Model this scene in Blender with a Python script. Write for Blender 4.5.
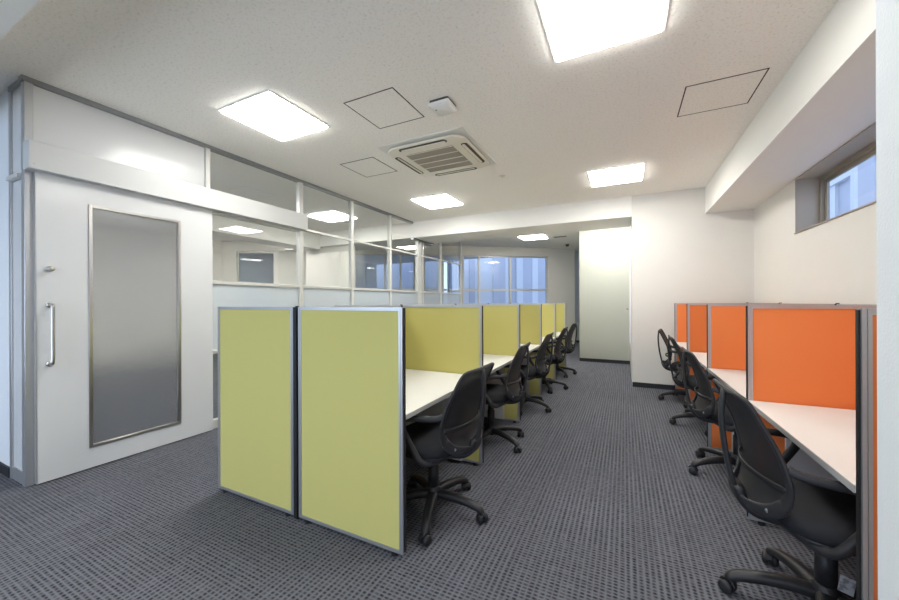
import bpy, bmesh, math, random
from mathutils import Vector, Matrix
R = math.radians
PI = math.pi
for o in list(bpy.data.objects):
    bpy.data.objects.remove(o)
SC = bpy.context.scene
COL = SC.collection

# ------------------------------------------------------------------ camera
EYE = 1.281
YAW = 0.4558
cam_d = bpy.data.cameras.new('camera')
cam_d.sensor_width = 36.0
cam_d.lens = 356.6 / 899.0 * 36.0
cam_d.shift_y = (302.1 - 300.0) / 899.0
cam_d.clip_start = 0.03
cam = bpy.data.objects.new('camera', cam_d)
COL.objects.link(cam)
cam.matrix_world = (Matrix.Translation((0, 0, EYE)) @ Matrix.Rotation(YAW, 4, 'Z') @
                    Matrix.Rotation(R(90), 4, 'X') @ Matrix.Rotation(-0.0038, 4, 'Z'))
SC.camera = cam

# ------------------------------------------------------------------ world, exposure
SC.view_settings.view_transform = 'Standard'
SC.view_settings.look = 'None'
SC.view_settings.gamma = 1
SC.view_settings.exposure = 1.66
SC.view_settings.use_curve_mapping = False
LAMP = 9.8            # emission of the ceiling panels
world = bpy.data.worlds.new('overcast_sky')
SC.world = world
world.use_nodes = True
wn = world.node_tree
wn.nodes['Background'].inputs['Color'].default_value = (0.66, 0.76, 1.0, 1)
wn.nodes['Background'].inputs['Strength'].default_value = 0.80
# added area light, lifts ceiling and walls through an added rear window
dl = bpy.data.lights.new('rear_fill_light', 'AREA')
dl.shape = 'RECTANGLE'; dl.size = 7.4; dl.size_y = 2.3
dl.energy = 58; dl.color = (1.0, 0.975, 0.94)
dlo = bpy.data.objects.new('rear_fill_light', dl); COL.objects.link(dlo)
dlo.location = (-2.9, -3.6, 0.4); dlo.rotation_euler = (R(90 + 50), 0, 0)

# ------------------------------------------------------------------ materials
def srgb(r, g, b):
    f = lambda c: (c / 255 / 12.92) if c / 255 <= 0.04045 else ((c / 255 + 0.055) / 1.055) ** 2.4
    return (f(r), f(g), f(b), 1)

def mat(name, col, rough=0.6, metal=0.0, spec=0.5, bump=0.0, bscale=200.0, vary=0.0, vscale=8.0):
    m = bpy.data.materials.new(name)
    m.use_nodes = True
    nt = m.node_tree
    p = nt.nodes['Principled BSDF']
    p.inputs['Base Color'].default_value = col
    p.inputs['Roughness'].default_value = rough
    p.inputs['Metallic'].default_value = metal
    p.inputs['Specular IOR Level'].default_value = spec
    tc = nt.nodes.new('ShaderNodeTexCoord')
    if vary:
        n = nt.nodes.new('ShaderNodeTexNoise')
        n.inputs['Scale'].default_value = vscale
        n.inputs['Detail'].default_value = 4
        nt.links.new(tc.outputs['Object'], n.inputs['Vector'])
        mx = nt.nodes.new('ShaderNodeMix')
        mx.data_type = 'RGBA'
        mx.inputs['A'].default_value = tuple(c * (1 - vary) for c in col[:3]) + (1,)
        mx.inputs['B'].default_value = tuple(min(1, c * (1 + vary)) for c in col[:3]) + (1,)
        nt.links.new(n.outputs['Fac'], mx.inputs['Factor'])
        nt.links.new(mx.outputs['Result'], p.inputs['Base Color'])
    if bump:
        n2 = nt.nodes.new('ShaderNodeTexNoise')
        n2.inputs['Scale'].default_value = bscale
        n2.inputs['Detail'].default_value = 3
        nt.links.new(tc.outputs['Object'], n2.inputs['Vector'])
        b = nt.nodes.new('ShaderNodeBump')
        b.inputs['Strength'].default_value = bump
        b.inputs['Distance'].default_value = 0.002
        nt.links.new(n2.outputs['Fac'], b.inputs['Height'])
        nt.links.new(b.outputs['Normal'], p.inputs['Normal'])
    return m

M = {}
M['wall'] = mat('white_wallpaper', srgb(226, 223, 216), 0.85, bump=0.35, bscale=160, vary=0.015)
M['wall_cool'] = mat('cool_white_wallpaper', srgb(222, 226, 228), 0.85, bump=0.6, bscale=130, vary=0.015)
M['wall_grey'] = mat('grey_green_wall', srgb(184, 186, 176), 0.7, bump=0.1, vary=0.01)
M['panel_white'] = mat('white_enamel_panel', srgb(208, 209, 209), 0.16, spec=0.22)
M['header'] = mat('white_header_enamel', srgb(198, 199, 198), 0.4, spec=0.3)
M['frame'] = mat('pale_painted_aluminium', srgb(208, 208, 203), 0.35, 0.25)
M['alu'] = mat('satin_aluminium', srgb(190, 191, 192), 0.38, 0.75)
M['alu_dark'] = mat('grey_aluminium', srgb(150, 152, 153), 0.35, 0.7)
M['steel'] = mat('brushed_steel', srgb(190, 187, 182), 0.3, 1.0)
M['black'] = mat('black_rubber', srgb(22, 22, 24), 0.6)
M['base'] = mat('black_vinyl_baseboard', srgb(36, 36, 40), 0.5)
M['green'] = mat('lime_green_fabric', srgb(198, 191, 118), 0.9, spec=0.15, bump=0.25, bscale=500, vary=0.03, vscale=300)
M['orange'] = mat('orange_fabric', srgb(238, 135, 76), 0.9, spec=0.15, bump=0.25, bscale=500, vary=0.03, vscale=300)
M['top'] = mat('white_laminate', srgb(222, 221, 216), 0.45, spec=0.35)
M['edge'] = mat('grey_edge_band', srgb(165, 165, 162), 0.5)
M['leg_grey'] = mat('light_grey_steel', srgb(200, 201, 202), 0.5)
M['plastic'] = mat('black_nylon', srgb(36, 36, 38), 0.45, spec=0.4, bump=0.05, bscale=300)
M['frame_black'] = mat('charcoal_nylon', srgb(46, 46, 48), 0.5, spec=0.35)
M['seat'] = mat('black_seat_fabric', srgb(36, 37, 41), 0.85, spec=0.3, bump=0.5, bscale=500, vary=0.12, vscale=250)
M['ac'] = mat('ivory_plastic', srgb(228, 223, 208), 0.45)
M['ac_dark'] = mat('taupe_grille', srgb(158, 150, 136), 0.6)
M['shadow'] = mat('dark_slot', srgb(70, 66, 60), 0.7)
M['bronze'] = mat('bronze_anodised_frame', srgb(158, 148, 134), 0.45, 0.3)
M['reveal'] = mat('grey_steel_reveal', srgb(176, 166, 152), 0.55, 0.1)
M['slit'] = mat('dark_joint', srgb(62, 60, 56), 0.8)
M['white_plastic'] = mat('white_plastic', srgb(232, 232, 228), 0.4)
M['facade_dark'] = mat('outdoor_grey_cladding', srgb(182, 188, 206), 0.8)
M['facade'] = mat('outdoor_concrete', srgb(196, 200, 210), 0.8, vary=0.08, vscale=1.5)
M['facade_pale'] = mat('outdoor_pale_tile', srgb(225, 228, 232), 0.7, vary=0.05, vscale=1.5)
M['street'] = mat('outdoor_paving', srgb(190, 192, 196), 0.9, vary=0.05)
M['soffit'] = mat('smooth_beam_paper', srgb(240, 238, 232), 0.85, bump=0.2, bscale=160)

def ceiling_mat():
    m = bpy.data.materials.new('fissured_ceiling_board')
    m.use_nodes = True
    nt = m.node_tree
    p = nt.nodes['Principled BSDF']
    p.inputs['Roughness'].default_value = 0.95
    p.inputs['Specular IOR Level'].default_value = 0.1
    tc = nt.nodes.new('ShaderNodeTexCoord')
    n = nt.nodes.new('ShaderNodeTexNoise')
    n.inputs['Scale'].default_value = 62
    n.inputs['Detail'].default_value = 5
    n.inputs['Roughness'].default_value = 0.75
    nt.links.new(tc.outputs['Object'], n.inputs['Vector'])
    r = nt.nodes.new('ShaderNodeValToRGB')
    r.color_ramp.elements[0].position = 0.34
    r.color_ramp.elements[0].color = srgb(226, 223, 217)
    r.color_ramp.elements[1].position = 0.47
    r.color_ramp.elements[1].color = srgb(250, 247, 241)
    nt.links.new(n.outputs['Fac'], r.inputs['Fac'])
    nt.links.new(r.outputs['Color'], p.inputs['Base Color'])
    b = nt.nodes.new('ShaderNodeBump')
    b.inputs['Strength'].default_value = 0.5
    b.inputs['Distance'].default_value = 0.002
    nt.links.new(n.outputs['Fac'], b.inputs['Height'])
    nt.links.new(b.outputs['Normal'], p.inputs['Normal'])
    return m
M['ceiling'] = ceiling_mat()

def carpet_mat():
    m = bpy.data.materials.new('grey_woven_carpet')
    m.use_nodes = True
    nt = m.node_tree
    L = nt.links.new
    p = nt.nodes['Principled BSDF']
    p.inputs['Roughness'].default_value = 0.95
    p.inputs['Specular IOR Level'].default_value = 0.1
    tc = nt.nodes.new('ShaderNodeTexCoord')
    def mp(sx, sy, sz=1.0):
        k = nt.nodes.new('ShaderNodeMapping')
        k.inputs['Scale'].default_value = (sx, sy, sz)
        L(tc.outputs['Object'], k.inputs['Vector'])
        return k
    def noise(mpn, scale, detail=2):
        n = nt.nodes.new('ShaderNodeTexNoise')
        n.inputs['Scale'].default_value = scale
        n.inputs['Detail'].default_value = detail
        L(mpn.outputs['Vector'], n.inputs['Vector'])
        return n.outputs['Fac']
    def wave(mpn, scale, direction, dist=1.0):
        w = nt.nodes.new('ShaderNodeTexWave')
        w.wave_type = 'BANDS'
        w.bands_direction = direction
        w.inputs['Scale'].default_value = scale
        w.inputs['Distortion'].default_value = dist
        w.inputs['Detail'].default_value = 1
        w.inputs['Detail Scale'].default_value = 2.0
        L(mpn.outputs['Vector'], w.inputs['Vector'])
        return w.outputs['Fac']
    def math_(op, a, b):
        k = nt.nodes.new('ShaderNodeMath')
        k.operation = op
        for i, v in enumerate((a, b)):
            if isinstance(v, (int, float)):
                k.inputs[i].default_value = v
            else:
                L(v, k.inputs[i])
        return k.outputs[0]
    one = mp(1, 1)
    ribs = wave(one, 12.0, 'X', 0.5)        # yarn columns, about 2.6 cm apart
    weft = wave(one, 16.0, 'Y', 0.8)        # yarn rows, about 2 cm apart
    streak = noise(mp(55, 1.6), 1.0, 4)     # long yarn streaks down the room
    cross = noise(mp(2.0, 45), 1.0, 3)      # fainter ones across it
    cells = noise(mp(34, 48), 1.0, 2)
    patch = noise(mp(1.6, 1.6), 1.0, 1)
    fine = noise(one, 330.0, 2)
    chk = nt.nodes.new('ShaderNodeTexChecker')   # half-metre tiles laid quarter-turned
    chk.inputs['Scale'].default_value = 2.0
    L(tc.outputs['Object'], chk.inputs['Vector'])
    d1 = math_('MULTIPLY', math_('POWER', ribs, 0.8), math_('POWER', weft, 0.38))
    d2 = math_('MULTIPLY', math_('POWER', ribs, 0.38), math_('POWER', weft, 0.8))
    dark = math_('ADD', math_('MULTIPLY', d1, chk.outputs['Fac']), math_('MULTIPLY', d2, math_('SUBTRACT', 1.0, chk.outputs['Fac'])))
    dark = math_('MULTIPLY', dark, math_('ADD', math_('MULTIPLY', cells, 1.5), -0.12))
    v = math_('SUBTRACT', 0.20, math_('MULTIPLY', dark, 0.95))
    v = math_('ADD', v, math_('MULTIPLY', streak, 0.42))
    v = math_('ADD', v, math_('MULTIPLY', cross, 0.22))
    v = math_('ADD', v, math_('MULTIPLY', fine, 0.30))
    v = math_('ADD', v, math_('MULTIPLY', patch, 0.10))
    r = nt.nodes.new('ShaderNodeValToRGB')
    r.color_ramp.elements[0].position = 0.08
    r.color_ramp.elements[0].color = srgb(46, 47, 52)
    r.color_ramp.elements[1].position = 0.85
    r.color_ramp.elements[1].color = srgb(118, 119, 126)
    L(v, r.inputs['Fac'])
    L(r.outputs['Color'], p.inputs['Base Color'])
    b = nt.nodes.new('ShaderNodeBump')
    b.inputs['Strength'].default_value = 0.6
    b.inputs['Distance'].default_value = 0.003
    L(v, b.inputs['Height'])
    L(b.outputs['Normal'], p.inputs['Normal'])
    return m
M['carpet'] = carpet_mat()

def glass_mat(name, tint, refl=1.0, frost=0.0, rough=0.0):
    m = bpy.data.materials.new(name)
    m.use_nodes = True
    nt = m.node_tree
    nt.nodes.clear()
    L = nt.links.new
    out = nt.nodes.new('ShaderNodeOutputMaterial')
    tr = nt.nodes.new('ShaderNodeBsdfTransparent')
    tr.inputs['Color'].default_value = tint
    gl = nt.nodes.new('ShaderNodeBsdfGlossy')
    gl.inputs['Roughness'].default_value = rough
    fr = nt.nodes.new('ShaderNodeFresnel')
    fr.inputs['IOR'].default_value = 1.5
    k = nt.nodes.new('ShaderNodeMath')
    k.operation = 'MULTIPLY'
    k.use_clamp = True
    k.inputs[1].default_value = refl
    geo = nt.nodes.new('ShaderNodeNewGeometry')
    front = nt.nodes.new('ShaderNodeMath')
    front.operation = 'SUBTRACT'
    front.inputs[0].default_value = 1.0
    L(geo.outputs['Backfacing'], front.inputs[1])
    fm = nt.nodes.new('ShaderNodeMath')
    fm.operation = 'MULTIPLY'
    L(fr.outputs[0], fm.inputs[0])
    L(front.outputs[0], fm.inputs[1])
    L(fm.outputs[0], k.inputs[0])
    mx = nt.nodes.new('ShaderNodeMixShader')
    L(k.outputs[0], mx.inputs[0])
    base = tr.outputs[0]
    if frost:
        tl = nt.nodes.new('ShaderNodeBsdfTranslucent')
        tl.inputs['Color'].default_value = srgb(222, 228, 232)
        df = nt.nodes.new('ShaderNodeBsdfDiffuse')
        df.inputs['Color'].default_value = srgb(222, 228, 232)
        m1 = nt.nodes.new('ShaderNodeMixShader')
        m1.inputs[0].default_value = 0.5
        L(tl.outputs[0], m1.inputs[1])
        L(df.outputs[0], m1.inputs[2])
        m2 = nt.nodes.new('ShaderNodeMixShader')
        m2.inputs[0].default_value = frost
        L(tr.outputs[0], m2.inputs[1])
        L(m1.outputs[0], m2.inputs[2])
        base = m2.outputs[0]
    L(base, mx.inputs[1])
    L(gl.outputs[0], mx.inputs[2])
    L(mx.outputs[0], out.inputs['Surface'])
    return m
M['glass'] = glass_mat('clear_glass', (0.96, 0.975, 0.97, 1), 2.6)
M['film'] = glass_mat('frosted_film_glass', (0.9, 0.94, 0.96, 1), 1.0, frost=0.62, rough=0.15)
M['win_glass'] = glass_mat('window_glass', (0.86, 0.92, 0.97, 1), 1.0)

def rough_glass():
    m = bpy.data.materials.new('satin_door_glass')
    m.use_nodes = True
    p = m.node_tree.nodes['Principled BSDF']
    p.inputs['Base Color'].default_value = srgb(205, 208, 212)
    p.inputs['Roughness'].default_value = 0.27
    p.inputs['IOR'].default_value = 1.3
    p.inputs['Transmission Weight'].default_value = 0.93
    return m
M['door_glass'] = rough_glass()

def mesh_mat():
    m = bpy.data.materials.new('black_back_mesh')
    m.use_nodes = True
    nt = m.node_tree
    L = nt.links.new
    p = nt.nodes['Principled BSDF']
    p.inputs['Base Color'].default_value = srgb(34, 34, 37)
    p.inputs['Roughness'].default_value = 0.7
    tr = nt.nodes.new('ShaderNodeBsdfTransparent')
    mx = nt.nodes.new('ShaderNodeMixShader')
    tc = nt.nodes.new('ShaderNodeTexCoord')
    w = nt.nodes.new('ShaderNodeTexWave')
    w.bands_direction = 'Z'
    w.inputs['Scale'].default_value = 60
    L(tc.outputs['Object'], w.inputs['Vector'])
    mr = nt.nodes.new('ShaderNodeMapRange')
    mr.inputs['To Min'].default_value = 0.95
    mr.inputs['To Max'].default_value = 1.0
    L(w.outputs['Fac'], mr.inputs['Value'])
    L(mr.outputs[0], mx.inputs[0])
    L(tr.outputs[0], mx.inputs[1])
    L(p.outputs[0], mx.inputs[2])
    L(mx.outputs[0], nt.nodes['Material Output'].inputs['Surface'])
    return m
M['mesh'] = mesh_mat()

def lamp_mat(name, col, s):
    m = bpy.data.materials.new(name)
    m.use_nodes = True
    p = m.node_tree.nodes['Principled BSDF']
    p.inputs['Base Color'].default_value = (0.9, 0.9, 0.9, 1)
    p.inputs['Emission Color'].default_value = col
    p.inputs['Emission Strength'].default_value = s
    return m
M['lamp'] = lamp_mat('lit_diffuser', (1.0, 0.985, 0.945, 1), LAMP)

def tag_mat():
    m = bpy.data.materials.new('printed_tag')
    m.use_nodes = True
    nt = m.node_tree
    p = nt.nodes['Principled BSDF']
    tc = nt.nodes.new('ShaderNodeTexCoord')
    n = nt.nodes.new('ShaderNodeTexNoise')
    n.inputs['Scale'].default_value = 38
    r = nt.nodes.new('ShaderNodeValToRGB')
    r.color_ramp.elements[0].position = 0.45
    r.color_ramp.elements[0].color = srgb(98, 100, 104)
    r.color_ramp.elements[1].position = 0.55
    r.color_ramp.elements[1].color = srgb(150, 153, 156)
    nt.links.new(tc.outputs['Object'], n.inputs['Vector'])
    nt.links.new(n.outputs['Fac'], r.inputs['Fac'])
    nt.links.new(r.outputs['Color'], p.inputs['Base Color'])
    return m
M['tag'] = tag_mat()

# ------------------------------------------------------------------ mesh builder
class MB:
    def __init__(self):
        self.v = []; self.f = []
    def box(self, x0, x1, y0, y1, z0, z1):
        n = len(self.v)
        if x0 > x1: x0, x1 = x1, x0
        if y0 > y1: y0, y1 = y1, y0
        if z0 > z1: z0, z1 = z1, z0
        self.v += [(x, y, z) for z in (z0, z1) for x, y in ((x0, y0), (x1, y0), (x1, y1), (x0, y1))]
        self.f += [tuple(n + i for i in q) for q in
                   ((3, 2, 1, 0), (4, 5, 6, 7), (0, 1, 5, 4), (1, 2, 6, 5), (2, 3, 7, 6), (3, 0, 4, 7))]
        return self
    def rings(self, rings, closed=False, caps=True):
        n = len(self.v); k = len(rings[0])
        for r in rings: self.v += [tuple(p) for p in r]
        m = len(rings)
        for i in range(m if closed else m - 1):
            a = n + i * k; b = n + ((i + 1) % m) * k
            for j in range(k):
                j2 = (j + 1) % k
                self.f.append((a + j, a + j2, b + j2, b + j))
        if caps and not closed:
            self.f.append(tuple(n + j for j in reversed(range(k))))
            self.f.append(tuple(n + (m - 1) * k + j for j in range(k)))
        return self
    def sweep(self, pts, size, closed=False, seg=8, side=None, sq=2.0):
        """superellipse section swept along pts; size (w, t) or list of them; side = width direction hint"""
        P = [Vector(p) for p in pts]; m = len(P); rings = []
        prev = None
        for i in range(m):
            if closed: t = P[(i + 1) % m] - P[i - 1]
            else: t = P[min(i + 1, m - 1)] - P[max(i - 1, 0)]
            t.normalize()
            if side is not None: s = Vector(side[i] if isinstance(side, list) else side)
            elif prev is not None: s = prev
            else: s = Vector((0, 1, 0)) if abs(t.y) < 0.9 else Vector((1, 0, 0))
            s = (s - t * s.dot(t)); s.normalize(); prev = s
            u = t.cross(s)
            w, h = size[i] if isinstance(size, list) else size
            ring = []
            for j in range(seg):
                a = 2 * PI * j / seg + PI / seg
                c, d = math.cos(a), math.sin(a)
                c = math.copysign(abs(c) ** (2 / sq), c); d = math.copysign(abs(d) ** (2 / sq), d)
                ring.append(P[i] + s * (w * c) + u * (h * d))
            rings.append(ring)
        return self.rings(rings, closed)
    def cyl(self, c, r, z0, z1, seg=24, r1=None):
        r1 = r if r1 is None else r1
        rg = lambda rr, z: [(c[0] + rr * math.cos(2 * PI * j / seg), c[1] + rr * math.sin(2 * PI * j / seg), z) for j in range(seg)]
        return self.rings([rg(r, z0), rg(r1, z1)])
    def lathe(self, prof, c=(0, 0), seg=24):
        return self.rings([[(c[0] + r * math.cos(2 * PI * j / seg), c[1] + r * math.sin(2 * PI * j / seg), z) for j in range(seg)] for r, z in prof])
    def xf(self, mtx, start=0):
        for i in range(start, len(self.v)):
            self.v[i] = tuple(mtx @ Vector(self.v[i]))
        return self
    def build(self, name, m, parent=None, bevel=0.0, smooth=False, seg=2):
        me = bpy.data.meshes.new(name)
        me.from_pydata(self.v, [], self.f)
        me.update()
        bm = bmesh.new(); bm.from_mesh(me)
        bmesh.ops.recalc_face_normals(bm, faces=bm.faces)
        bm.to_mesh(me); bm.free()
        me.materials.append(m)
        o = bpy.data.objects.new(name, me)
        COL.objects.link(o)
        if parent: o.parent = parent
        if bevel:
            b = o.modifiers.new('bevel', 'BEVEL'); b.width = bevel; b.segments = seg
            b.limit_method = 'ANGLE'; b.angle_limit = R(40)
        if smooth or bevel:
            for p in me.polygons: p.use_smooth = True
            if not smooth or bevel:
                try: me.set_sharp_from_angle(angle=R(40))
                except Exception: pass
        return o

def tag(o, label=None, cat=None, group=None, kind=None):
    if label: o['label'] = label
    if cat: o['category'] = cat
    if group: o['group'] = group
    if kind: o['kind'] = kind
    return o
def empty(name, loc=(0, 0, 0), rz=0.0):
    o = bpy.data.objects.new(name, None)
    COL.objects.link(o)
    o.location = loc; o.rotation_euler = (0, 0, rz); o.empty_display_size = 0.1
    return o
def children(o): return [c for c in list(COL.objects) if c.parent == o]
def copy_tree(o, parent=None):
    c = o.copy(); COL.objects.link(c); c.parent = parent
    for ch in children(o): copy_tree(ch, c)
    return c
def bx(*a): return MB().box(*a)
def spline(pts, n):
    """Catmull-Rom through pts"""
    P = [Vector(p) for p in pts]; out = []
    for i in range(len(P) - 1):
        p0 = P[max(i - 1, 0)]; p1 = P[i]; p2 = P[i + 1]; p3 = P[min(i + 2, len(P) - 1)]
        for k in range(n):
            t = k / n
            out.append(0.5 * ((2 * p1) + (p2 - p0) * t + (2 * p0 - 5 * p1 + 4 * p2 - p3) * t * t + (3 * p1 - p0 - 3 * p2 + p3) * t ** 3))
    out.append(P[-1]); return out

# ------------------------------------------------------------------ room shell
CH = 2.872
XP = -3.78          # glazed partition plane
def struct(o, label, cat='wall'): return tag(o, label, cat, kind='structure')
struct(bx(-9.6, 1.8, -3.2, 12.2, -0.12, 0).build('floor', M['carpet']), 'grey woven carpet floor of the whole office', 'floor')
struct(bx(-9.6, 1.8, -3.2, 12.2, CH, CH + 0.12).build('ceiling', M['ceiling']), 'white fissured board ceiling with recessed square lamps', 'ceiling')

# right wall with a high window
W0, W1, WZ0, WZ1 = 2.2, 4.76, 1.95, 2.505
w = MB(); XR = 1.55
w.box(XR, XR + .25, -3.0, W0, 0, CH).box(XR, XR + .25, W1, 6.04, 0, CH)
w.box(XR, XR + .25, W0, W1, 0, WZ0).box(XR, XR + .25, W0, W1, WZ1, CH)
struct(w.build('wall_right', M['wall']), 'warm white papered wall behind the orange booths')
struct(bx(1.02, XR, 1.42, 6.04, 2.505, CH).build('trim_1', M['soffit']), 'boxed white beam along the top of the right wall', 'beam')
# pillar at the right edge
struct(bx(0.578, XR, 0.75, 1.30, 0, CH).build('wall_pillar', M['wall_cool'], bevel=0.004), 'cool white rough-papered pillar at the right edge')
# back walls
struct(bx(0.105, 1.8, 6.04, 8.15, 0, CH).build('wall_back', M['wall']), 'bright white back wall beside the far end of the orange booths')
struct(bx(0.105, XR, 6.028, 6.04, 0, 0.07).build('baseboard_back', M['base']), 'black baseboard under the bright white back wall', 'baseboard')
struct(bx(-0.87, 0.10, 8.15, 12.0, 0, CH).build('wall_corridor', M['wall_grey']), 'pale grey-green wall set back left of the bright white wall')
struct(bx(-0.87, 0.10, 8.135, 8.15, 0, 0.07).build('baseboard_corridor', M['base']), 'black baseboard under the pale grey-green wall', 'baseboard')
struct(bx(-1.75, -0.87, 11.8, 12.05, 0, CH).build('wall_far', M['wall_cool']), 'narrow bluish white wall strip at the far end')
struct(bx(-1.75, -0.87, 11.788, 11.8, 0, 0.07).build('baseboard_far', M['base']), 'black baseboard of the narrow far wall', 'baseboard')
# behind the camera
w = MB().box(-9.5, -6.6, -3.2, -3.0, 0, CH).box(.8, 1.8, -3.2, -3.0, 0, CH).box(-6.6, .8, -3.2, -3.0, 0, .12).box(-6.6, .8, -3.2, -3.0, 2.6, CH)
struct(w.build('wall_rear', M['wall']), 'white wall behind the viewpoint')
w = MB()
for k in range(5): w.box(-6.6 + 1.84 * k, -6.56 + 1.84 * k, -3.14, -3.06, .16, 2.56)
w.box(-6.6, .8, -3.14, -3.06, .12, .16).box(-6.6, .8, -3.14, -3.06, 2.56, 2.6)
wr = struct(w.build('window_5', M['frame']), 'large window added in the wall behind the viewpoint for the fill light', 'window')  # unseen window added so the fill light can enter from behind
bx(-6.56, .76, -3.102, -3.098, .16, 2.56).build('glass_pane', M['win_glass'], wr)
struct(bx(-9.45, -9.25, -3.0, 12.0, 0, CH).build('wall_side', M['wall']), 'white side wall of the neighbouring room')
struct(bx(-9.25, -4.06, 0.935, 1.05, 0, CH).build('wall_entry', M['wall_cool']), 'pale blue-white wall at the left edge beside the partition corner')
struct(bx(-9.25, -4.06, 0.923, 0.935, 0, 0.075).build('baseboard_entry', M['base']), 'black baseboard at the left edge', 'baseboard')
# beams
struct(bx(-7.4, 0.104, 6.03, 6.86, 2.56, CH).build('trim_2', M['soffit']), 'white beam crossing the room before the window wall', 'beam')
struct(bx(-9.2, 1.5, -0.6, 0.62, 2.62, CH).build('trim_3', M['soffit']), 'pale beam over the top left corner', 'beam')
struct(bx(-6.75, -6.24, 1.03, 6.03, 2.5, CH).build('trim_4', M['soffit']), 'beam in the neighbouring room seen through the glass', 'beam')
struct(bx(-6.8, -5.4, 6.12, 6.24, 0, 2.56).build('wall_column', M['wall']), 'broad white column seen through the partition glass')

# oblique window wall
FA = Vector((-4.12, 9.30, 0)); FB = Vector((-1.495, 11.17, 0))
fang = math.atan2(FB.y - FA.y, FB.x - FA.x); FL = (FB - FA).length
fmat = Matrix.Translation(FA) @ Matrix.Rotation(fang, 4, 'Z')
T = 0.2
def S(s): return s * FL
openings = [(-1.85, -1.566), (-0.94, -0.425), (-0.345, 0.80)]
w = MB(); cur = S(-2.15); SILL, HEAD = 0.85, 2.62
for a, b in openings:
    w.box(cur, S(a), 0, T, 0, CH)
    w.box(S(a), S(b), 0, T, 0, SILL); w.box(S(a), S(b), 0, T, HEAD, CH)
    cur = S(b)
w.box(cur, S(1.06), 0, T, 0, CH)
struct(w.xf(fmat).build('wall_windows', M['wall']), 'slanting white outer wall holding the ribbon windows')
def facade_window(num, a, b, mull, label):
    r = MB(); f = 0.035
    A, B = S(a), S(b)
    d0, d1 = 0.06, 0.12
    r.box(A, A + f, d0, d1, SILL, HEAD).box(B - f, B, d0, d1, SILL, HEAD)
    r.box(A + f, B - f, d0, d1, SILL, SILL + f).box(A + f, B - f, d0, d1, HEAD - f, HEAD)
    r.box(A + f, B - f, d0 - .01, d1, 1.60, 1.66)
    for m in mull: r.box(S(m) - .03, S(m) + .03, d0 - .012, d1, SILL + f, HEAD - f)
    o = r.xf(fmat).build('window_%d' % num, M['frame'])
    struct(o, label, 'window')
    bx(A + f, B - f, 0.088, 0.092, SILL + f, HEAD - f).xf(fmat).build('glass_pane', M['win_glass'], o)
    bx(A - .01, B + .01, -0.02, 0.06, SILL - .03, SILL).xf(fmat).build('window_sill', M['frame'], o)
facade_window(1, *openings[2], [-0.18, 0.0, 0.15, 0.44], 'wide ribbon window of the slanting wall, sky blue panes over the far booths')
facade_window(2, *openings[1], [-0.68, -0.55], 'ribbon window seen through the middle partition glass')
facade_window(3, *openings[0], [], 'single window seen through the partition glass beside the door')

# high window of the right wall
wf = MB(); d = XR + 0.17
wf.box(d, d + .06, W0, W1, WZ0, WZ0 + .04).box(d, d + .06, W0, W1, WZ1 - .05, WZ1)
wf.box(d, d + .06, W1 - .05, W1, WZ0 + .04, WZ1 - .05).box(d, d + .06, W0, W0 + .05, WZ0 + .04, WZ1 - .05)
wf.box(d + .03, d + .05, W1 - .09, W1 - .05, WZ0 + .04, WZ1 - .05).box(d + .03, d + .05, W0 + .05, W1 - .09, WZ1 - .085, WZ1 - .05)
wf.box(d + .03, d + .05, W0 + .05, W1 - .09, WZ0 + .04, WZ0 + .055)
wo = struct(wf.build('window_4', M['bronze']), 'long high window in the right wall with bronze frame', 'window')
bx(d + .038, d + .042, W0 + .05, W1 - .09, WZ0 + .055, WZ1 - .085).build('glass_pane', M['win_glass'], wo)
rv = MB()
rv.box(XR - .003, d, W1 - .012, W1 - .0005, WZ0 + .012, WZ1 - .013).box(XR - .003, d, W0 + .0005, W0 + .012, WZ0 + .012, WZ1 - .013)
rv.box(XR - .003, d, W0 + .0005, W1 - .0005, WZ1 - .013, WZ1 - .001)
rv.build('reveal_lining', M['reveal'], wo)
bx(XR - .012, d, W0 + .0005, W1 - .0005, WZ0 + .0005, WZ0 + .012).build('window_sill', M['bronze'], wo)

# ------------------------------------------------------------------ glazed partition
part_ = MB()
x0, x1 = XP - 0.03, XP + 0.03
posts = [(0.915, 0.965), (2.13, 2.175), (3.275, 3.335), (4.245, 4.30), (5.245, 5.30)]
for a, b in posts[1:]: part_.box(x0, x1, a, b, 0, CH - .035)
part_.box(x0, x1, 6.20, 6.25, 0, 2.53).box(x0, x1, 6.395, 6.40 + .03, 0, 2.53)
part_.box(x0, x1, 7.19, 7.25, 0, CH - .035).box(x0, x1, 8.30, 8.36, 0, CH - .035)
part_.box(x0 + .005, x1 - .005, 2.175, 8.30, 1.475, 1.51)
part_.box(x0 + .005, x1 - .005, 3.335, 8.30, 2.225, 2.255)
part_.box(x0 + .005, x1 - .005, 2.175, 8.30, 0.765, 0.80)
part_.box(x0 + .005, x1 - .005, 2.175, 8.30, 0.0, 0.09)
part_.box(x0 + .005, x1 - .005, 0.972, 3.275, 2.19, 2.23)
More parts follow.
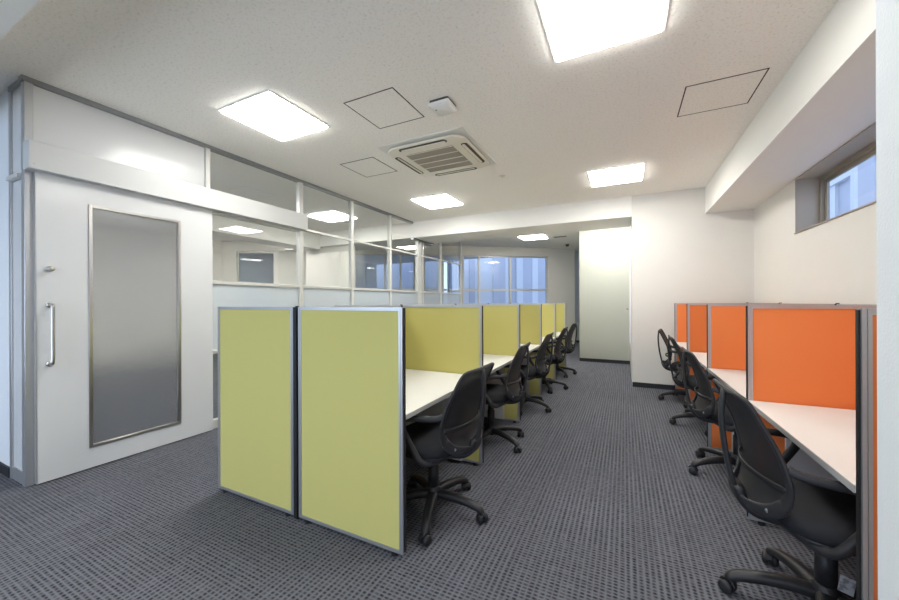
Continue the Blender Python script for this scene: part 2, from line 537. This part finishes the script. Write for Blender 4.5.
# return at the corner
part_.box(-4.02, x0, 0.905, 0.945, 2.17, 2.20)
wl = part_.build('wall_left', M['frame'], bevel=0.003)
struct(wl, 'glazed office partition with pale posts and rails behind the green booths', 'partition')
tr_ = MB().box(x0, x1 + .004, 0.916, 6.025, CH - .035, CH).box(x0, x1 + .004, 6.035, 6.85, 2.525, 2.56).box(x0, x1 + .004, 6.865, 8.36, CH - .035, CH)
tr_.box(-4.06, x0, 0.925, 0.965, CH - .035, CH)
tr_.build('ceiling_channel', M['alu_dark'], wl)
cpst = MB().box(x0, x1, .927, .972, 0, CH - .035)
cpst.build('corner_post', M['alu'], wl, bevel=.004)
rt = MB().box(-4.06, -4.02, 0.928, 0.968, 0, CH - .035).box(-4.02, x0 - .006, 0.932, 0.965, 0, 0.09)
rt.box(-4.02, x0 - .006, 0.932, 0.965, 2.17, 2.20)
rt.build('corner_return_frame', M['alu'], wl, bevel=.003)
bx(x0 - .006, x0, .942, .968, 0, CH - .035).build('shadow_gap', M['slit'], wl)
def pane(y0, y1, z0, z1, m='glass', name='glass_pane'):
    bx(XP - .004, XP + .004, y0 + .0, y1 - .0, z0, z1).build(name, M[m], wl)
pane(0.972, 2.13, 2.23, CH - .035, 'panel_white', 'solid_panel')
bx(-4.02, x0 - .006, 0.940, 0.948, 0.09, 2.17).build('solid_panel', M['panel_white'], wl)
bx(-4.02, x0 - .006, 0.940, 0.948, 2.20, CH - .035).build('solid_panel', M['panel_white'], wl)
pane(2.175, 3.275, 2.23, CH - .035)
pane(2.175, 3.275, 1.51, 2.19)
spans = [(3.335, 4.245), (4.30, 5.245), (5.30, 6.20)]
for a, b in spans:
    pane(a, b, 2.255, CH - .035 if b < 6 else 2.53); pane(a, b, 1.51, 2.225)
for a, b in ((6.43, 7.19), (7.25, 8.30)):
    pane(a, b, 2.255, 2.53); pane(a, b, 1.51, 2.225)
for a, b in [(2.175, 3.275)] + spans + [(6.43, 7.19), (7.25, 8.30)]:
    pane(a, b, 0.80, 1.475, 'film', 'frosted_pane')
    pane(a, b, 0.09, 0.765)
pane(6.25, 6.395, 0.09, 2.53, 'panel_white', 'solid_panel')
# header box of the sliding door
hd = bx(-3.748, -3.64, 0.920, 3.31, 2.21, 2.405).build('trim_5', M['header'], bevel=0.004)
struct(hd, 'white header box over the sliding door', 'trim')
cp = MB().cyl((0, 0), .006, 0, .003, 12).xf(Matrix.Translation((-3.64, 0.945, 2.245)) @ Matrix.Rotation(R(90), 4, 'Y'))
cp.build('screw', M['steel'], hd)

# sliding door
DX0, DX1 = -3.742, -3.706
D0, D1, G0, G1, Z0, Z1 = 0.974, 2.165, 1.243, 1.878, 0.165, 2.045
dm = MB()
dm.box(DX0, DX1, D0, G0, 0.012, 2.215).box(DX0, DX1, G1, D1, 0.012, 2.215)
dm.box(DX0, DX1, G0, G1, 0.012, Z0).box(DX0, DX1, G0, G1, Z1, 2.215)
door = struct(dm.build('door_1', M['panel_white']), 'white sliding door with tall satin glass and tubular handle', 'door')
gf = MB(); t = 0.022
for xa, xb, e in ((DX1, DX1 + .008, 0), (DX0 + .01, DX1 - .005, -.001)):
    gf.box(xa, xb, G0 + e, G0 + t, Z0 + e, Z1 - e).box(xa, xb, G1 - t, G1 - e, Z0 + e, Z1 - e)
    gf.box(xa, xb, G0 + t, G1 - t, Z0 + e, Z0 + t).box(xa, xb, G0 + t, G1 - t, Z1 - t, Z1 - e)
gf.build('glazing_bead', M['steel'], door, bevel=0.002)
bx(DX0 + .012, DX0 + .02, G0 + t * .5, G1 - t * .5, Z0 + t * .5, Z1 - t * .5).build('glass_pane', M['door_glass'], door)
hp = spline([(DX1, 1.035, 1.27), (DX1 + .03, 1.035, 1.27), (DX1 + .05, 1.035, 1.262), (DX1 + .056, 1.035, 1.24), (DX1 + .056, 1.035, 1.06), (DX1 + .056, 1.035, .88), (DX1 + .05, 1.035, .856), (DX1 + .03, 1.035, .848), (DX1, 1.035, .848)], 5)
h = MB().sweep(hp, (.0115, .0115), seg=12)
for z in (1.27, .848):
    s = len(h.v); h.cyl((0, 0), .019, 0, .006, 16)
    h.xf(Matrix.Translation((DX1, 1.035, z)) @ Matrix.Rotation(R(90), 4, 'Y'), s)
h.build('door_handle', M['steel'], door, smooth=True)
lk = MB().lathe([(.02, 0), (.02, .008), (.012, .012), (.012, .03), (.018, .032), (.018, .045), (.012, .05)], seg=20)
lk.xf(Matrix.Translation((DX1, 1.033, 1.53)) @ Matrix.Rotation(R(90), 4, 'Y')).build('lock_knob', M['steel'], door, smooth=True)
bx(DX0 - .001, DX1 + .001, D0 - .006, D0, 0.012, 2.215).build('edge_strip', M['alu'], door)

# ------------------------------------------------------------------ ceiling fittings
def rrect(hx, hy, r, z, n=6, cx=0, cy=0):
    pts = []
    for k, (sx, sy) in enumerate(((1, 1), (-1, 1), (-1, -1), (1, -1))):
        for j in range(n + 1):
            a = PI / 2 * (k + j / n)
            pts.append((cx + sx * (hx - r) + r * math.cos(a), cy + sy * (hy - r) + r * math.sin(a), z))
    return pts
def lamp(x, y, label, rz=0):
    r = empty('ceiling_light', (x, y, CH), rz)
    tag(r, label, 'ceiling light')
    f = MB(); a, b = .297, .313
    f.box(-b, b, -b, -a, -.008, 0).box(-b, b, a, b, -.008, 0).box(-b, -a, -a, a, -.008, 0).box(a, b, -a, a, -.008, 0)
    f.build('light_frame', M['white_plastic'], r)
    MB().rings([rrect(a, a, .012, 0), rrect(a, a, .004, -.016), rrect(a - .005, a - .005, .004, -.021)]).build('diffuser', M['lamp'], r)
    return r
lamp(-2.69, 2.11, 'lit square ceiling lamp nearest the sliding door')
lamp(-0.095, 2.12, 'large lit square ceiling lamp cut by the top edge of the picture')
lamp(-0.09, 4.97, 'lit square ceiling lamp before the bright white back wall')
lamp(-2.64, 4.98, 'lit square ceiling lamp beyond the air conditioner near the glass partition')
lamp(-2.0, 8.75, 'small lit ceiling lamp beyond the crossing beam near the ribbon windows')
lamp(-0.35, 7.55, 'added ceiling lamp hidden behind the crossing beam, brightening the grey-green wall')  # unseen lamp added to brighten the area beyond the beam
lamp(-2.69, -1.0, 'ceiling lamp behind the viewpoint, on the door side')
lamp(-0.095, -1.0, 'ceiling lamp behind the viewpoint, on the pillar side')
lamp(-7.3, 4.93, 'added ceiling lamp deep in the neighbouring room, set where the glass above the booths mirrors a lamp')  # added to light the neighbouring room, placed over a mirrored main-room lamp
lamp(-4.80, 4.95, 'added ceiling lamp in the neighbouring room, set where the middle partition glass mirrors a lamp')  # likewise added for brightness, coincides with a lamp reflection in the glass
lamp(-4.9, 2.0, 'added ceiling lamp brightening the neighbouring room, hidden behind the sliding door')  # unseen lamp added to lift the dark neighbouring room
lamp(-7.6, 2.0, 'added ceiling lamp brightening the neighbouring room, hidden deep behind the sliding door')  # second unseen lamp added there for the same brightening

def hatch(x, y, sz, label):
    r = MB(); a = sz / 2; b = a - .009
    r.box(-a, a, -a, -b, -.002, 0).box(-a, a, b, a, -.002, 0).box(-a, -b, -b, b, -.002, 0).box(b, a, -b, b, -.002, 0)
    o = empty('ceiling_hatch', (x, y, CH)); tag(o, label, 'ceiling hatch')
    r.build('joint', M['slit'], o)
    bx(-b, b, -b, b, -.0015, 0).build('hatch_panel', M['ceiling'], o)
hatch(-1.77, 2.42, .475, 'square ceiling hatch outlined in dark between lamp and small square unit')
hatch(-2.70, 3.37, .475, 'square ceiling hatch with thin outline left of the air conditioner')
hatch(0.655, 3.39, .485, 'square ceiling hatch beside the right beam')

# cassette air conditioner
ac = empty('air_conditioner', (-1.79, 3.44, CH)); tag(ac, 'ivory square cassette air conditioner with taupe intake grille in the ceiling', 'air conditioner')
MB().rings([rrect(.485, .485, .02, 0), rrect(.485, .485, .02, -.004), rrect(.482, .482, .02, -.006)]).build('surround', M['white_plastic'], ac, smooth=False)
MB().rings([rrect(.40, .40, .12, -.006), rrect(.445, .445, .15, -.026), rrect(.44, .44, .15, -.038), rrect(.41, .41, .13, -.046)]).build('fascia', M['ac'], ac, bevel=.004)
gr = MB().rings([rrect(.272, .272, .01, -.044), rrect(.272, .272, .01, -.050)])
go = gr.build('intake_grille', M['ac_dark'], ac)
sl = MB()
for k in range(5):
    y = -.272 + k * .136
    sl.box(-.272, .272, y - .006 if k else -.272, y + .006 if k < 4 else .272, -.054, -.050)
for k in range(24):
    pass
sl.build('grille_bar', M['ac'], go)
for k in range(4):
    a = k * PI / 2
    mt = Matrix.Rotation(a, 4, 'Z')
    s_ = MB().rings([rrect(.27, .032, .03, -.028, cx=0, cy=.392), rrect(.27, .032, .03, -.0475, cx=0, cy=.388)]).xf(mt)
    so = s_.build('air_outlet', M['shadow'], ac)
    MB().rings([rrect(.25, .014, .012, -.0475, cx=0, cy=.380), rrect(.25, .012, .012, -.053, cx=0, cy=.376)]).xf(mt).build('louver', M['ac'], so)

du = empty('ceiling_unit', (-1.30, 2.545, CH), 0); tag(du, 'small white square box unit on the ceiling between hatch and air conditioner', 'ceiling unit')
MB().rings([rrect(.082, .082, .012, 0), rrect(.082, .082, .012, -.022)]).build('shadow_plate', M['shadow'], du)  # dark plate paints in the shadow gap behind the cover
MB().rings([rrect(.090, .090, .008, -.022), rrect(.090, .090, .008, -.040), rrect(.075, .075, .03, -.056)]).build('cover', M['white_plastic'], du, bevel=.003)
MB().cyl((-.045, -.03), .008, -.059, -.056, 12).build('indicator', M['ac_dark'], du)
MB().lathe([(.042, 0), (.042, -.004), (.03, -.008), (.012, -.010), (.012, -.02)], seg=24).xf(Matrix.Translation((-1.376, 4.335, CH))).build('sprinkler_head', M['ac'])
tag(COL.objects['sprinkler_head'], 'tiny round sprinkler cover on the ceiling beyond the air conditioner', 'sprinkler')
vt = empty('ceiling_vent', (-1.40, 8.98, CH), 0); tag(vt, 'small dark slot vent in the ceiling beyond the crossing beam', 'vent')
v_ = MB().box(-.17, .17, -.07, .07, -.012, 0); v_.build('vent_frame', M['ac'], vt)
MB().box(-.14, .14, -.045, .045, -.015, -.012).build('vent_slot', M['shadow'], vt)
sn = empty('ceiling_sensor', (-1.41, 10.3, CH)); tag(sn, 'tiny dark dome sensor on the ceiling near the far wall strip', 'sensor')
MB().lathe([(.055, 0), (.055, -.015), (.05, -.02)]).build('sensor_base', M['ac_dark'], sn)
MB().lathe([(.045, -.02), (.04, -.045), (.022, -.062), (.003, -.066)]).build('sensor_dome', M['shadow'], sn, smooth=True)
# small latch on the bright wall corner
lt = tag(MB().lathe([(.022, 0), (.022, .006), (.012, .01), (.012, .03)], seg=16).xf(Matrix.Translation((0.06, 8.135, 1.13)) @ Matrix.Rotation(R(90), 4, 'X')).build('wall_hook', M['ac_dark']),
         'small grey knob on the grey-green wall near its right end', 'knob')

# ------------------------------------------------------------------ booth panels
PH = 1.256; PT = 0.028
def make_panel(L, fabric, extra_black=True):
    """panel standing in the local XZ plane, centred on the origin, length L"""
    r = empty('booth_panel')
    a = L / 2; t = PT / 2; f = 0.022
    fr = MB()
    for sx in (-1, 1):
        fr.box(sx * a, sx * (a - f * .45), -t, t, .022, PH)
        fr.box(sx * (a - f * .55), sx * (a - f), -t, t, .022, PH)
        fr.box(sx * (a - f * .45), sx * (a - f * .55), -t + .004, t - .004, .022, PH)
    fr.box(-a + f, a - f, -t, t, PH - .018, PH).box(-a + f, a - f, -t, t, .022, .040)
    fr.build('panel_frame', M['alu'], r)
    bx(-a + f, a - f, -t + .003, t - .003, .040, PH - .018).build('fabric_board', M[fabric], r)
    for sx in (-1, 1):
        bx(sx * (a + .0002), sx * (a + .005), -t + .009, t - .004, .03, PH - .004).build('edge_gasket', M['black'], r)
        MB().cyl((sx * (a - .06), 0), .016, 0, .022, 14).build('foot', M['black'], r)
    return r
cache = {}
def place_panel(L, fabric, x, y, rz, label, group=None):
    k = (round(L, 3), fabric)
    if k in cache: o = copy_tree(cache[k])
    else: o = cache[k] = make_panel(L, fabric)
    o.location = (x, y, 0); o.rotation_euler = (0, 0, rz)
    if 'group' in o: del o['group']
    tag(o, label, 'partition panel', group)
    return o
GX0, GXM, GX1 = -2.50, -1.742, -0.985     # left end, spine, aisle end
YS = [1.502 + 1.1 * k for k in range(6)]
ords = ['first', 'second', 'third', 'fourth', 'fifth', 'last']
LR = (GX1 - GXM) - .03; LLn = (GXM - GX0) - .03
gr_r = 'lime green dividers along the aisle'
names = ['large lime green end panel facing the viewer, right of the pair',
         'lime green divider standing just behind the nearest black chair of the green row',
         'lime green divider between the second and third chairs of the green row',
         'lime green divider between the third and fourth chairs of the green row',
         'lime green divider between the fourth and fifth chairs of the green row',
         'last lime green divider at the far end of the green row']
namesL = ['large lime green end panel facing the viewer, left of the pair',
          'lime green divider on the glass side, next after the left end panel',
          'lime green divider on the glass side, second after the left end panel',
          'lime green divider on the glass side, third after the left end panel',
          'lime green divider on the glass side, last but one',
          'lime green divider on the glass side, farthest from the viewer']
for k, y in enumerate(YS):
    place_panel(LR, 'green', GX1 - .008 - LR / 2, y, 0, names[k], gr_r)
    place_panel(LLn, 'green', GX0 + .008 + LLn / 2, y, 0, namesL[k], 'lime green dividers on the glass side')
for k in range(5):
    place_panel(1.1 - PT - .018, 'green', GXM, YS[k] + .55, PI / 2,
                'lime green spine panel along the middle of the green row, %s' % (['in its nearest bay', 'in its second bay', 'in its third bay', 'in its fourth bay', 'in its farthest bay'][k]), 'lime green spine panels')
# orange row
OX0, OXM = 0.633, 1.45
YO = [1.52, 2.62, 3.72, 4.82, 5.92]
LO = OXM - OX0 - .03
onames = ['orange end panel seen edge on beside the pillar', 'wide orange divider behind the nearest chair of the orange row',
          'orange divider between the second and third chairs of the orange row', 'narrow looking orange divider between the third and farthest chairs of the orange row',
          'last orange divider by the bright white back wall']
for k, y in enumerate(YO):
    place_panel(LO, 'orange', OX0 + .008 + LO / 2, y, 0, onames[k], 'orange dividers of the right row')
for k in range(4):
    place_panel((YO[k + 1] - YO[k]) - PT - .018, 'orange', OXM, (YO[k] + YO[k + 1]) / 2, PI / 2,
                'orange spine panel along the right wall, %s' % ['in its nearest bay', 'in its second bay', 'in its third bay', 'in its farthest bay'][k], 'orange spine panels')
# connector posts where panels meet
def post(x, y, label, group):
    r = empty('connector_post', (x, y, 0)); tag(r, label, 'connector post', group)
    bx(-.012, .012, -.02, .02, .01, PH - .002).build('post_core', M['black'], r)
    MB().cyl((0, 0), .011, PH - .002, PH + .006, 12).build('post_cap', M['black'], r)
    return r
for k, y in enumerate(YS):
    post(GXM, y, 'black connector post joining the green panels, %s' % ['at the two near end panels', 'at the nearest aisle divider', 'at the second row of dividers', 'at the third row of dividers', 'at the fourth row of dividers', 'at the far end'][k], 'connector posts of the green row')
for k, y in enumerate(YO):
    post(OXM, y, 'black connector post joining the orange panels, %s' % ['at the near end panel', 'at the widest looking divider', 'at the middle divider', 'at the narrow divider', 'at the far end'][k], 'connector posts of the orange row')

# ------------------------------------------------------------------ desks
def make_desk(W, D):
    """local: front edge at x=0, depth towards -x, width along y centred"""
    r = empty('desk'); h = W / 2
    bx(-D, 0, -h, h, .687, .71).build('desktop', M['top'], r)
    bx(.0002, .003, -h, h, .686, .7095).build('edge_band', M['edge'], r)
    for s in (-1, 1):
        y0, y1 = s * (h - .002), s * (h - .022)
        bx(-D + .02, -.16, y0, y1, .03, .686).build('leg_panel', M['leg_grey'], r)
        br = MB(); n = [(-.05, .684), (-.50, .684), (-.50, .60)]
        ya, yb = s * (h - .03), s * (h - .048)
        br.rings([[(x, ya, z) for x, z in n], [(x, yb, z) for x, z in n]])
        br.build('bracket', M['plastic'], r)
    bx(-D + .01, -D + .09, -h + .06, h - .06, .56, .64).build('cable_tray', M['leg_grey'], r)
    return r
dW = 1.1 - PT - .012
d0 = make_desk(dW, .70)
bay = ['nearest', 'second', 'third', 'fourth', 'farthest']
for k in range(5):
    o = d0 if k == 0 else copy_tree(d0)
    o.location = (GX1 - .012, YS[k] + .55, 0)
    tag(o, 'white desktop on the aisle side of the green row, %s bay' % bay[k], 'desk', 'desks on the aisle side of the green booths')
for k in range(5):
    o = copy_tree(d0)
    o.location = (GX0 + .012, YS[k] + .55, 0); o.rotation_euler = (0, 0, PI)
    tag(o, 'white desktop on the glass side of the green row, %s bay, hidden behind the panels' % bay[k], 'desk', 'desks on the glass side of the green booths')
for k in range(4):
    o = copy_tree(d0)
    o.location = (OX0 + .005, (YO[k] + YO[k + 1]) / 2, 0); o.rotation_euler = (0, 0, PI)
    tag(o, 'white desktop in the orange row, %s bay from the pillar' % ['nearest', 'second', 'third', 'farthest'][k], 'desk', 'desks of the orange booths')

# ------------------------------------------------------------------ office chair
def make_chair():
    """faces +x, gas lift at the origin"""
    r = empty('office_chair')
    # five-star base
    sb = MB()
    sb.lathe([(.034, .07), (.050, .082), (.048, .125), (.038, .15), (.034, .155)], seg=24)
    RR = .315
    for k in range(5):
        a = 2 * PI * k / 5
        pts = [(.02, 0, .108), (.10, 0, .112), (.19, 0, .104), (.27, 0, .086), (.305, 0, .070), (.317, 0, .052)]
        sz = [(.032, .026), (.030, .023), (.027, .021), (.025, .019), (.023, .017), (.013, .013)]
        s = len(sb.v)
        sb.sweep(spline(pts, 3), [tuple(Vector(sz[min(i // 3, 5)]).lerp(Vector(sz[min(i // 3 + 1, 5)]), (i % 3) / 3)) for i in range(16)], seg=10, side=(0, 1, 0), sq=3)
        sb.xf(Matrix.Rotation(a, 4, 'Z'), s)
    sb.build('star_base', M['plastic'], r, smooth=True)
    for k in range(5):
        a = 2 * PI * k / 5
        c = MB()
        for sy in (-1, 1):
            n = 18; rings = []
            for yy, rr in ((.006, .024), (.010, .0275), (.025, .0275), (.031, .020)):
                rings.append([(rr * math.cos(2 * PI * j / n), sy * yy, .0275 + rr * math.sin(2 * PI * j / n)) for j in range(n)])
            c.rings(rings)
        hood = [(-.030 * math.cos(b) * 1.0, 0, .030 + .032 * math.sin(b)) for b in [R(q) for q in range(0, 151, 15)]]
        c.sweep(hood, (.012, .004), seg=8, side=(0, 1, 0), sq=4)
        c.sweep([(0, 0, .03), (0, 0, .062)], (.008, .008), seg=10)
        ang = a + (0.9 if k % 2 else -0.6)
        c.xf(Matrix.Rotation(a, 4, 'Z') @ Matrix.Translation((RR, 0, 0)) @ Matrix.Rotation(ang - a, 4, 'Z'))
        c.build('caster', M['plastic'], r, smooth=True)
    MB().lathe([(.034, .14), (.033, .29), (.027, .292), (.027, .37), (.040, .375), (.040, .40)], seg=24).build('gas_lift', M['plastic'], r, smooth=True)
    mech = MB().box(-.17, .11, -.075, .075, .385, .412)
    mech.build('seat_mechanism', M['plastic'], r, bevel=.008)
    lv = MB().sweep(spline([(.02, -.05, .40), (.03, -.18, .392), (.04, -.27, .385)], 4), (.006, .006), seg=8)
    lv.sweep([(.04, -.25, .385), (.045, -.31, .383)], (.014, .006), seg=8, side=(1, 0, 0))
    lv.build('lever', M['plastic'], r, smooth=True)
    # seat: rounded-square cushion
    def ring(hx, hy, z, n=40, cx=.04, p=3.4, dip=0):
        out = []
        for j in range(n):
            a = 2 * PI * j / n
            c, s = math.cos(a), math.sin(a)
            x = math.copysign(abs(c) ** (2 / p), c) * hx; y = math.copysign(abs(s) ** (2 / p), s) * hy
            zz = z - (max(0, x / hx) ** 3) * .022 * (1 if z > .43 else .4) + dip * (abs(y) / hy) ** 2
            out.append((cx + x, y * (1 - .07 * x / hx), zz))
        return out
    st = MB().rings([ring(.205, .215, .412), ring(.232, .240, .420), ring(.242, .250, .442), ring(.236, .245, .464), ring(.215, .225, .478), ring(.16, .17, .484, dip=-.002), ring(.05, .06, .484, dip=-.002)])
    st.build('seat', M['seat'], r, smooth=True)
    MB().rings([ring(.19, .20, .402), ring(.235, .243, .412), ring(.238, .246, .424), ring(.225, .235, .426)]).build('seat_shell', M['plastic'], r, smooth=True)
    # back: side rails bow forward, meet the rear pivot below
    prof = [  # x, half width, z
        (-.326, .00, .900), (-.325, .10, .902), (-.320, .180, .899), (-.302, .204, .870), (-.268, .215, .80), (-.236, .225, .73), (-.214, .232, .66),
        (-.202, .232, .60), (-.207, .218, .54), (-.224, .188, .495), (-.248, .148, .468), (-.272, .095, .456), (-.282, .04, .455), (-.284, 0, .455)]
    half = spline([(x, w_, z) for x, w_, z in prof], 4)
    loop = [tuple(p) for p in half] + [(p.x, -p.y, p.z) for p in reversed(half[1:-1])]
    n = len(loop); cz = .69
    sizes = []; sides = []
    for p in loop:
        q = min(1, max(0, (.80 - p[2]) / .25))
        ww = .010 + .017 * q
        sizes.append((ww, .008))
        rad = Vector((0, p[1], (p[2] - cz) * .8)); rad.normalize()
        if p[2] < .52: rad = (rad + Vector((.6, 0, 0))).normalized()
        sides.append(tuple(rad))
    MB().sweep(loop, sizes, closed=True, seg=10, side=sides, sq=3).build('backrest_frame', M['frame_black'], r, smooth=True)
    # mesh sheet spanned by the loop, concave between the rails
    rows = []; H = half[2:-2]
    for p in H:
        row = []
        for j in range(13):
            u = -1 + 2 * j / 12
            bulge = .022 * (1 - u * u) * min(1, abs(p.y) / .2)
            row.append((p.x - bulge, p.y * u, p.z))
        rows.append(row)
    ms = MB()
    for row in rows: ms.v += row
    for i in range(len(rows) - 1):
        for j in range(12):
            a = i * 13 + j; ms.f.append((a, a + 1, a + 14, a + 13))
    ms.build('backrest_mesh', M['mesh'], r, smooth=True)
    # spine: straight rear upright to the top bar, forked
    sp = MB().sweep(spline([(-.290, 0, .45), (-.316, 0, .56), (-.335, 0, .68), (-.343, 0, .80), (-.334, 0, .898)], 4), [(.026 - .010 * i / 16, .009) for i in range(17)], seg=10, side=(0, 1, 0), sq=4)
    sp.build('back_spine', M['frame_black'], r, smooth=True)
    lb = MB().sweep(spline([(-.206, -.218, .585), (-.245, -.12, .585), (-.262, 0, .585), (-.245, .12, .585), (-.206, .218, .585)], 4), (.011, .004), seg=8, side=(0, 0, 1), sq=3)
    lb.build('lumbar_bar', M['plastic'], r, smooth=True)
    bk = MB().sweep(spline([(-.10, 0, .398), (-.18, 0, .398), (-.245, 0, .412), (-.280, 0, .45), (-.292, 0, .50)], 4), [(.085 - .002 * i, .020) for i in range(17)], seg=12, side=(0, 1, 0), sq=4)
    bk.build('back_bracket', M['plastic'], r, smooth=True)
    for s in (-1, 1):
        k_ = MB().lathe([(.011, 0), (.011, .008), (.007, .010)], seg=16)
        k_.xf(Matrix.Translation((-.240, s * .160, .480)) @ Matrix.Rotation(-s * R(90), 4, 'X'))
        k_.build('pivot_bolt', M['alu_dark'], r, smooth=True)
    # arm loops
    for s in (-1, 1):
        ap = spline([(-.16, s * .10, .405), (-.12, s * .225, .402), (-.09, s * .272, .425), (-.045, s * .284, .49), (.005, s * .288, .565), (.028, s * .288, .612), (.0, s * .286, .642),
                     (-.06, s * .280, .652), (-.12, s * .268, .655), (-.18, s * .248, .660), (-.210, s * .234, .672)], 4)
        side = [(0, 1, 0)] * len(ap)
        MB().sweep(ap, [(.016, .016)] * len(ap), seg=10, side=side, sq=3).build('armrest', M['frame_black'], r, smooth=True)
    return r
ch = make_chair()
def put_chair(o, x, y, face, spin, label, group):
    o.location = (x, y, 0); o.rotation_euler = (0, 0, face)
    for c in children(o):
        if c.name.split('.')[0] in ('star_base', 'caster'):
            c.rotation_euler = (0, 0, spin - face)
    tag(o, label, 'office chair', group)
# (x, y, heading, direction of the first star arm)
G = [(-1.06, 1.93, R(176), R(2)), (-1.10, 3.10, R(182), R(-25)), (-1.10, 4.27, R(180), R(-12)), (-1.08, 5.36, R(180), R(10)), (-1.08, 6.50, R(176), R(20))]
gl = ['black mesh swivel chair nearest the viewer in the green row', 'black mesh swivel chair, second in the green row', 'black mesh swivel chair, third in the green row',
      'black mesh swivel chair, fourth in the green row', 'black mesh swivel chair farthest away in the green row']
O = [(0.72, 1.94, R(4), R(178)), (0.75, 3.28, R(2), R(200)), (0.76, 4.42, R(0), R(190)), (0.74, 5.40, R(-8), R(185))]
ol = ['black mesh swivel chair with a hanging tag, nearest in the orange row', 'black mesh swivel chair, second in the orange row',
      'black mesh swivel chair, third in the orange row', 'black mesh swivel chair farthest away in the orange row']
allc = []
for i in range(5):
    o = ch if i == 0 else copy_tree(ch); allc.append(o)
for i in range(4): allc.append(copy_tree(ch))
for i, (x, y, f, s) in enumerate(G): put_chair(allc[i], x, y, f, s, gl[i], 'black chairs of the green row')
for i, (x, y, f, s) in enumerate(O): put_chair(allc[5 + i], x, y, f, s, ol[i], 'black chairs of the orange row')
# paper tag on the nearest orange-row chair
tg = MB().sweep([(0, .05, .392), (0, .02, .36), (.004, 0, .285)], (.0012, .0012), seg=6)
tgo = tg.build('tag_string', M['black'], allc[5]); tgo.location = (-.05, -.14, 0); tgo.rotation_euler = (0, 0, R(-20))
tc_ = bx(-.020, .020, -.001, .001, .225, .285).build('hanging_tag', M['tag'], tgo)
tc_.rotation_euler = (0, R(9), 0); tgo['label'] = 'black string under the seat'; tc_['label'] = 'speckled white card tag'

# ------------------------------------------------------------------ outdoors
def building(name, x0, x1, y0, y1, z1, m, m2, label, step, ww, rz=0):
    """block whose four faces carry tall pilasters and floor bands"""
    r = empty(name, ((x0 + x1) / 2, (y0 + y1) / 2, -4), rz)
    hx, hy = (x1 - x0) / 2, (y1 - y0) / 2
    tag(r, label, 'building')
    bx(-hx, hx, -hy, hy, 0, z1 + 4).build('outer_wall', M[m], r)
    rn = random.Random(int(z1 * 10 + x0))
    for L_, h, ax in ((hx, hy, 0), (hy, hx, 1)):
        u = -L_ + step * .4
        while u < L_ - ww:
            w2 = ww * rn.uniform(.5, 1.4); e = rn.uniform(.03, .12)
            q = (u, u + w2, -h - e, h + e) if ax == 0 else (-h - e, h + e, u, u + w2)
            bx(*q, 0.5, z1 + 3.6).build('pilaster', M[m2], r)
            u += step * rn.uniform(.7, 1.4)
    for z in (2.6, 5.0, 9.2):
        bx(-hx - .15, hx + .15, -hy - .15, hy + .15, z, z + .22).build('floor_band', M[m2], r)
    return r
c_, s_ = math.cos(fang), math.sin(fang)
def outp(s, d): # along the facade, outwards
    return FA.x + s * c_ - d * s_, FA.y + s * s_ + d * c_
for (s, d, wd, z1, m, m2, lab, st, ww) in (
        (-3.3, 8.0, 7.2, 7, 'facade', 'facade_dark', 'grey-blue office block outside the middle windows', 1.5, .5),
        (2.0, 6.6, 2.2, 9, 'facade_pale', 'facade', 'pale tiled narrow building outside the ribbon window', 1.0, .4),
        (6.0, 8.2, 4.9, 9, 'facade', 'facade_pale', 'grey-blue building outside the right end of the ribbon window', 1.1, .35),
        (-10.6, 7.0, 5.0, 7, 'facade', 'facade_dark', 'grey-blue building outside the window beside the door', 1.9, .8)):
    x, y = outp(s, d)
    building('building', x - wd / 2, x + wd / 2, y - 1.5, y + 1.5, z1, m, m2, lab, st, ww, fang)
building('building', 5.4, 8.4, 9.0, 13.2, 12, 'facade_pale', 'facade', 'pale building outside the high right window', 1.5, .6)
building('building', 6.5, 10, 13.8, 24, 12, 'facade', 'facade_pale', 'blue-grey building farther outside the high right window', 1.8, .6)
struct(bx(-40, 40, -30, 50, -4.2, -4).build('ground', M['street']), 'street outside far below the windows', 'ground')
